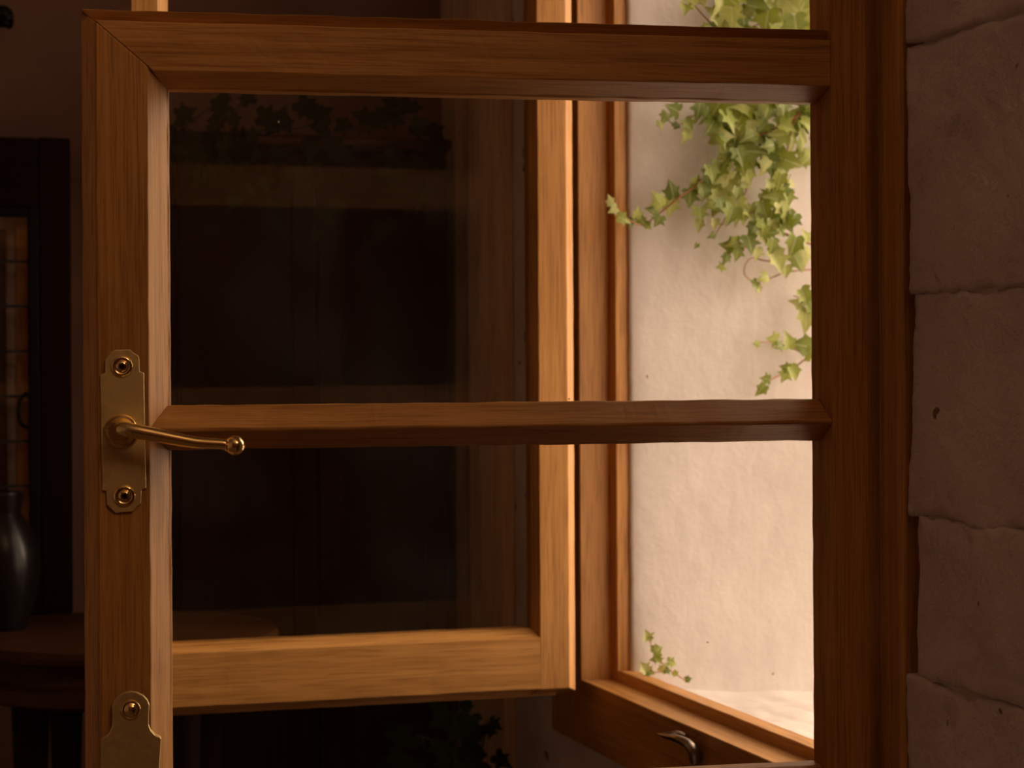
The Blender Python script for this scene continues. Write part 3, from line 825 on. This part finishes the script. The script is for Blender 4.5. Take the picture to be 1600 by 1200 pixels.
# little seedling of ivy on the ledge outside
ivy2 = root('ivy_seedling', wp(1068, 1066, 0.02), 'small ivy sprig growing low at the foot of the white outside wall', 'ivy')
stem(ivy2, [wp(1075, 1066, .03), wp(1045, 1045, .03), wp(1028, 1028, .03), wp(1018, 1008, .03), wp(1008, 986, .03)], .0010, .0005, STEM)
stem(ivy2, [wp(1045, 1050, .03), wp(1025, 1050, .03), wp(1010, 1048, .03), wp(1002, 1036, .03)], .0009, .0005, STEM)
for x, y, s_, a_ in [(1010, 992, 20, 250), (1015, 998, 12, 60), (1027, 1016, 20, 330), (1023, 1012, 14, 200), (1024, 1030, 17, 170), (1030, 1032, 14, 60), (1005, 1042, 20, 235), (1015, 1050, 18, 20), (1050, 1036, 18, 20), (1036, 1044, 16, 300), (1042, 1048, 14, 150), (1056, 1053, 12, 40), (1076, 1061, 12, 350)]:
    put(x, y, s_, a_, off=.03, face=.35, par=ivy2)

# ------------------------------------------------------------------ dim end of the room
def bk(px, py, off): return r_h(px, py, S_BACK - off)     # (h, z) on a plane in front of the back wall
def bp(px, py, off): return hit(px, py, OW + ES * (S_BACK - off), ES)

# panelled cupboard in the corner
OFF = 0.14
hr, ztop = bk(702, 238, OFF); hl = bk(276, 238, OFF)[0]
hr = max(hr, 0.012)
zcor = bk(480, 210, OFF + .02)[1]
cb = root('panelled_cupboard', W(S_BACK - OFF / 2, (hr + hl) / 2, 0), 'dark panelled wooden cupboard standing in the room corner behind the far casement', 'cupboard')
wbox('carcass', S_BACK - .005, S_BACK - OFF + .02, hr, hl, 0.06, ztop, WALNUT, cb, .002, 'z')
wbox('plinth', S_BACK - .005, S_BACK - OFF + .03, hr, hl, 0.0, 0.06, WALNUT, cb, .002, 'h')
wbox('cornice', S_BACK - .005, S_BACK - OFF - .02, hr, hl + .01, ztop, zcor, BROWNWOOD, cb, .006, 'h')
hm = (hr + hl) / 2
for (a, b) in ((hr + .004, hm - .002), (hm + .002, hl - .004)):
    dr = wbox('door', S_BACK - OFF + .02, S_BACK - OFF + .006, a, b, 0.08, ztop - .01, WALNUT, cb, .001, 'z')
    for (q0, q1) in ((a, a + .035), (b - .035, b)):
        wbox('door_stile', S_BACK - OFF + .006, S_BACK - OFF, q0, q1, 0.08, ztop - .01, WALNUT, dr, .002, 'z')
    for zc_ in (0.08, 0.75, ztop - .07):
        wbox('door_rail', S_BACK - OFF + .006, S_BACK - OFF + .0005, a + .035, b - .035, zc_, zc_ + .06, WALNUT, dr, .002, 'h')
v_, f_ = lathe([(0.004, 0), (0.004, .008), (0.009, .012), (0.010, .018), (0.006, .022), (0.0001, .023)], 20)
for q in (hm - .02, hm + .02):
    M = Matrix.Translation(W(S_BACK - OFF, q, 1.0)) @ (-ES).to_track_quat('Z', 'Y').to_matrix().to_4x4()
    autosmooth(link('knob', mesh('knob', v_, f_), BLACKIRON, cb, M))

# trailing ivy on the cupboard
random.seed(5)
iv3 = root('trailing_ivy', W(S_BACK - OFF + .03, hm, zcor), 'silhouetted trailing ivy lying along the top of the corner cupboard', 'ivy')
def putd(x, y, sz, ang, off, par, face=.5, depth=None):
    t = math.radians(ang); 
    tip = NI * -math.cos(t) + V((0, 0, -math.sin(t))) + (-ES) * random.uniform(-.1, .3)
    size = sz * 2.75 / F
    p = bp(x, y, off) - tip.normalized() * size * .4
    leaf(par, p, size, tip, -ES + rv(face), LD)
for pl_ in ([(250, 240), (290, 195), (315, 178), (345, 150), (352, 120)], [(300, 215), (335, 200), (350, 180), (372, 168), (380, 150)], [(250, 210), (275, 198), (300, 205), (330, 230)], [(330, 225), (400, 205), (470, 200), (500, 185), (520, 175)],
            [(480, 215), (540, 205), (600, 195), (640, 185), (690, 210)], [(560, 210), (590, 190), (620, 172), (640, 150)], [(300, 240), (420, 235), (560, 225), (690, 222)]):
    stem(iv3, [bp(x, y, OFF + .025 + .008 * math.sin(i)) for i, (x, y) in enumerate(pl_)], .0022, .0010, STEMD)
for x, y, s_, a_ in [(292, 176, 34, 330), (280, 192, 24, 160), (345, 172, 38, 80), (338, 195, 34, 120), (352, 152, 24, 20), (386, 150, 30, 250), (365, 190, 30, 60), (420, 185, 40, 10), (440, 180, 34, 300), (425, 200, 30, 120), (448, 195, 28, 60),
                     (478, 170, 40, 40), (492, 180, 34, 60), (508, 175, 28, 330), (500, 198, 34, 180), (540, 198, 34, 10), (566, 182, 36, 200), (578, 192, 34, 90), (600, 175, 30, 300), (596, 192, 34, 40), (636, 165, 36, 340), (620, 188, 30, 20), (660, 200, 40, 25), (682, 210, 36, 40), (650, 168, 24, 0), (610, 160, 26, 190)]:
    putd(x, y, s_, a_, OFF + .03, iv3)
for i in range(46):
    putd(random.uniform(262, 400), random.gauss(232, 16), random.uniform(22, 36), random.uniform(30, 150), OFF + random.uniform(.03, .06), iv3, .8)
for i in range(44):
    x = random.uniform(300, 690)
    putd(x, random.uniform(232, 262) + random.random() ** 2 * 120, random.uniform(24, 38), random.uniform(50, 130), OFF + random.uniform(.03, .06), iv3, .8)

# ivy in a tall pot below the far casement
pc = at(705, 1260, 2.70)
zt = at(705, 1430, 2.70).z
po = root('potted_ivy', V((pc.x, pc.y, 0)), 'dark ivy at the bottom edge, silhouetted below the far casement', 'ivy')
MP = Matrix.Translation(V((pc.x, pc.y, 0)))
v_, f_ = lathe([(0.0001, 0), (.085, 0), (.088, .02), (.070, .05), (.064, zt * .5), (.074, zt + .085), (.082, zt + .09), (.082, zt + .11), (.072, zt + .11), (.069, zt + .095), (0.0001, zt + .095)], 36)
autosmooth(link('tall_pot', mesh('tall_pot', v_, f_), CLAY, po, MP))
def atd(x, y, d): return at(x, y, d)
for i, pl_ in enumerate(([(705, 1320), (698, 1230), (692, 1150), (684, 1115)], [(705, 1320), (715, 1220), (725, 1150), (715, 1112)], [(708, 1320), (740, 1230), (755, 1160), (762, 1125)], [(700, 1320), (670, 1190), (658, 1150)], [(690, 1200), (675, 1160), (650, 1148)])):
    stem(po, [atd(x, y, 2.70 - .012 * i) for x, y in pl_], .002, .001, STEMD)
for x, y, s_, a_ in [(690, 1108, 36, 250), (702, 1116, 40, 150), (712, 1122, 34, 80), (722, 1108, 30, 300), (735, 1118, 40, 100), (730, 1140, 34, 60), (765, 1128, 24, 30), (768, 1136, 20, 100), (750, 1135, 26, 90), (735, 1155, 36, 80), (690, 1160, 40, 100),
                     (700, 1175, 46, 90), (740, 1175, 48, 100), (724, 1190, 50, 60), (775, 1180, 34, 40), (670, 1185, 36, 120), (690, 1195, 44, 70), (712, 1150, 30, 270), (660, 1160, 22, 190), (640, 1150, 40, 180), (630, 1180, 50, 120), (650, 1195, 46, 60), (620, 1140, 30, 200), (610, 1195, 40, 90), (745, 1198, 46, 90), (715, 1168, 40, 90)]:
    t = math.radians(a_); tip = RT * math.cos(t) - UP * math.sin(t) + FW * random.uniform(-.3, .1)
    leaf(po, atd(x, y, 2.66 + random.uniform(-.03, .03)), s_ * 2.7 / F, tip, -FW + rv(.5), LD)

# glazed cabinet with leaded lights on the back wall
OC = 0.10
h110, zc_t = bk(110, 216, OC); h45 = bk(44, 335, OC)[0]; h62 = bk(60, 335, OC)[0]
zc_b = bk(60, 962, OC)[1]; zd_t = bk(50, 324, OC)[1]; zg_t = bk(50, 338, OC)[1]
wdo = 0.34                                             # glazed width
h_l = h45 + wdo; 
gc = root('glazed_cabinet', W(S_BACK - OC / 2, (h110 + h_l) / 2, zc_b), 'dark wall cabinet with a leaded glass door at the left edge', 'cabinet')
fr0, fr1 = S_BACK - OC + .022, S_BACK - OC
h_le = h_l + (h110 - h45) * -1 if False else h_l + (h45 - h110)
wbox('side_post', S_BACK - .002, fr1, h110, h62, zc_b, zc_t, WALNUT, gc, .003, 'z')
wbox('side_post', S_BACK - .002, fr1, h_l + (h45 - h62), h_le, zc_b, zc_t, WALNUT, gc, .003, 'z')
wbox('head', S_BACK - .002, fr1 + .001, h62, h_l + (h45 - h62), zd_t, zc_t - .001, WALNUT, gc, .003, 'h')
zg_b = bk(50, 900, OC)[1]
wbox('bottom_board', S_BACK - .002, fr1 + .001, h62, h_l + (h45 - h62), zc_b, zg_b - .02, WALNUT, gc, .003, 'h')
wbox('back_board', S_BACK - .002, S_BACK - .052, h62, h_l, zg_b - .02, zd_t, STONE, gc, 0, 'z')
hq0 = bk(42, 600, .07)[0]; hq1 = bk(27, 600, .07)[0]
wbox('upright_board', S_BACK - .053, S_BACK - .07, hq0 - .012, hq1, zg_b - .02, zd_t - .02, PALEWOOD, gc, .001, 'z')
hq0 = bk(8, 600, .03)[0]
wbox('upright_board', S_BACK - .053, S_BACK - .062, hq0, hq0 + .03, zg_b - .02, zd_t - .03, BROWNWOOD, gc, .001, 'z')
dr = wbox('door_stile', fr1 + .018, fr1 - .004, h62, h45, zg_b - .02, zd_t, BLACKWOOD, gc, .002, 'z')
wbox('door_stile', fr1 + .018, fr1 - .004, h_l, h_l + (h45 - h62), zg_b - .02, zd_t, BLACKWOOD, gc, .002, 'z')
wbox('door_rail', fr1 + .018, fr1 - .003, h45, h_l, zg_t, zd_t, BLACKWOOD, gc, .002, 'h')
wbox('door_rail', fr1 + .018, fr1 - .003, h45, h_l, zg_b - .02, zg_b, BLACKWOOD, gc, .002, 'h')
rows = 8; colsn = 5
dz = (zg_t - zg_b) / rows; dh = (h_l - h45) / colsn
for i in range(rows):
    for j in range(colsn):
        wbox('pane', fr1 + .010, fr1 + .008, h45 + j * dh + .001, h45 + (j + 1) * dh - .001, zg_b + i * dz + .001, zg_b + (i + 1) * dz - .001, GLASS, gc)
for i in range(1, rows):
    wbox('lead_bar', fr1 + .012, fr1 + .005, h45, h_l, zg_b + i * dz - .002, zg_b + i * dz + .002, LEAD, gc)
for j in range(1, colsn):
    wbox('lead_bar', fr1 + .0115, fr1 + .0055, h45 + j * dh - .002, h45 + j * dh + .002, zg_b, zg_t, LEAD, gc)
pts = smooth_path([bp(42, 615, OC + .008), bp(33, 622, OC + .018), bp(29, 642, OC + .022), bp(33, 662, OC + .018), bp(42, 668, OC + .008)], 6)
v_, f_ = tube(pts, .0028, 10); autosmooth(link('handle', mesh('handle', v_, f_), BLACKIRON, gc))

# round console table and the jug on it
tc_ = at(190, 985, 2.51); rt = 0.205
zt = tc_.z
tb = root('console_table', V((tc_.x, tc_.y, 0)), 'round dark wooden table, its left rim showing below the glazed cabinet', 'table')
MT = Matrix.Translation(V((tc_.x, tc_.y, 0)))
def ring_(prof, name, mat, M, par, sides=72):
    v_, f_ = lathe(prof, sides); return autosmooth(link(name, mesh(name, v_, f_), mat, par, M))
ring_([(0.0001, zt - .018), (rt - .012, zt - .018), (rt - .002, zt - .014), (rt, zt - .008), (rt - .004, zt), (0.0001, zt)], 'table_top', BROWNWOOD, MT, tb)
ring_([(0.0001, zt - .075), (rt - .03, zt - .075), (rt - .014, zt - .068), (rt - .014, zt - .052), (rt - .03, zt - .046), (rt - .04, zt - .018), (0.0001, zt - .018)], 'apron', BROWNWOOD, MT, tb)
for k in range(4):
    t = math.pi / 4 + k * math.pi / 2
    M = MT @ Matrix.Translation((math.cos(t) * (rt - .07), math.sin(t) * (rt - .07), 0))
    ring_([(0.0001, 0), (.014, 0), (.018, .03), (.013, .08), (.02, .5), (.016, .8), (.024, zt - .075), (0.0001, zt - .075)], 'leg', WALNUT, M, tb, 16)
jc = at(2, 970, 2.53)
JM = Matrix.Translation(V((jc.x, jc.y, zt)))
zj = at(8, 768, 2.53).z - zt
jg = root('jug', V((jc.x, jc.y, zt)), 'dark glazed jug on the round table, in front of the leaded glass', 'jug')
ring_([(0.0001, 0), (.032, 0), (.034, .006), (.046, .045), (.051, .08), (.049, .105), (.041, .13), (.030, .146), (.026, .153), (.030, zj - .004), (.028, zj), (.022, zj - .004), (.021, .145), (0.0001, .14)], 'body', GLAZE, JM, jg, 40)
hp = smooth_path([V((-.026, -.006, .152)), V((-.055, -.01, .158)), V((-.075, -.012, .13)), V((-.072, -.012, .09)), V((-.048, -.008, .06))], 6)
v_, f_ = tube(hp, .005, 10); autosmooth(link('handle', mesh('handle', v_, f_), GLAZE, jg, JM))

# iron hook high on the back wall
hk = root('wall_hook', bp(4, 28, 0), 'black iron hook high on the dim wall at the top left', 'hook')
v_, f_ = lathe([(0.0001, .0), (.016, 0), (.016, .004), (.010, .008), (0.0001, .008)], 24)
autosmooth(link('hook_plate', mesh('hook_plate', v_, f_), BLACKIRON, hk, Matrix.Translation(bp(4, 26, 0)) @ (-ES).to_track_quat('Z', 'Y').to_matrix().to_4x4()))
v_, f_ = tube(smooth_path([bp(4, 26, .004), bp(4, 26, .03), bp(8, 34, .045), bp(14, 40, .04), bp(17, 34, .035)], 6), .005, 10)
autosmooth(link('hook_arm', mesh('hook_arm', v_, f_), BLACKIRON, hk))
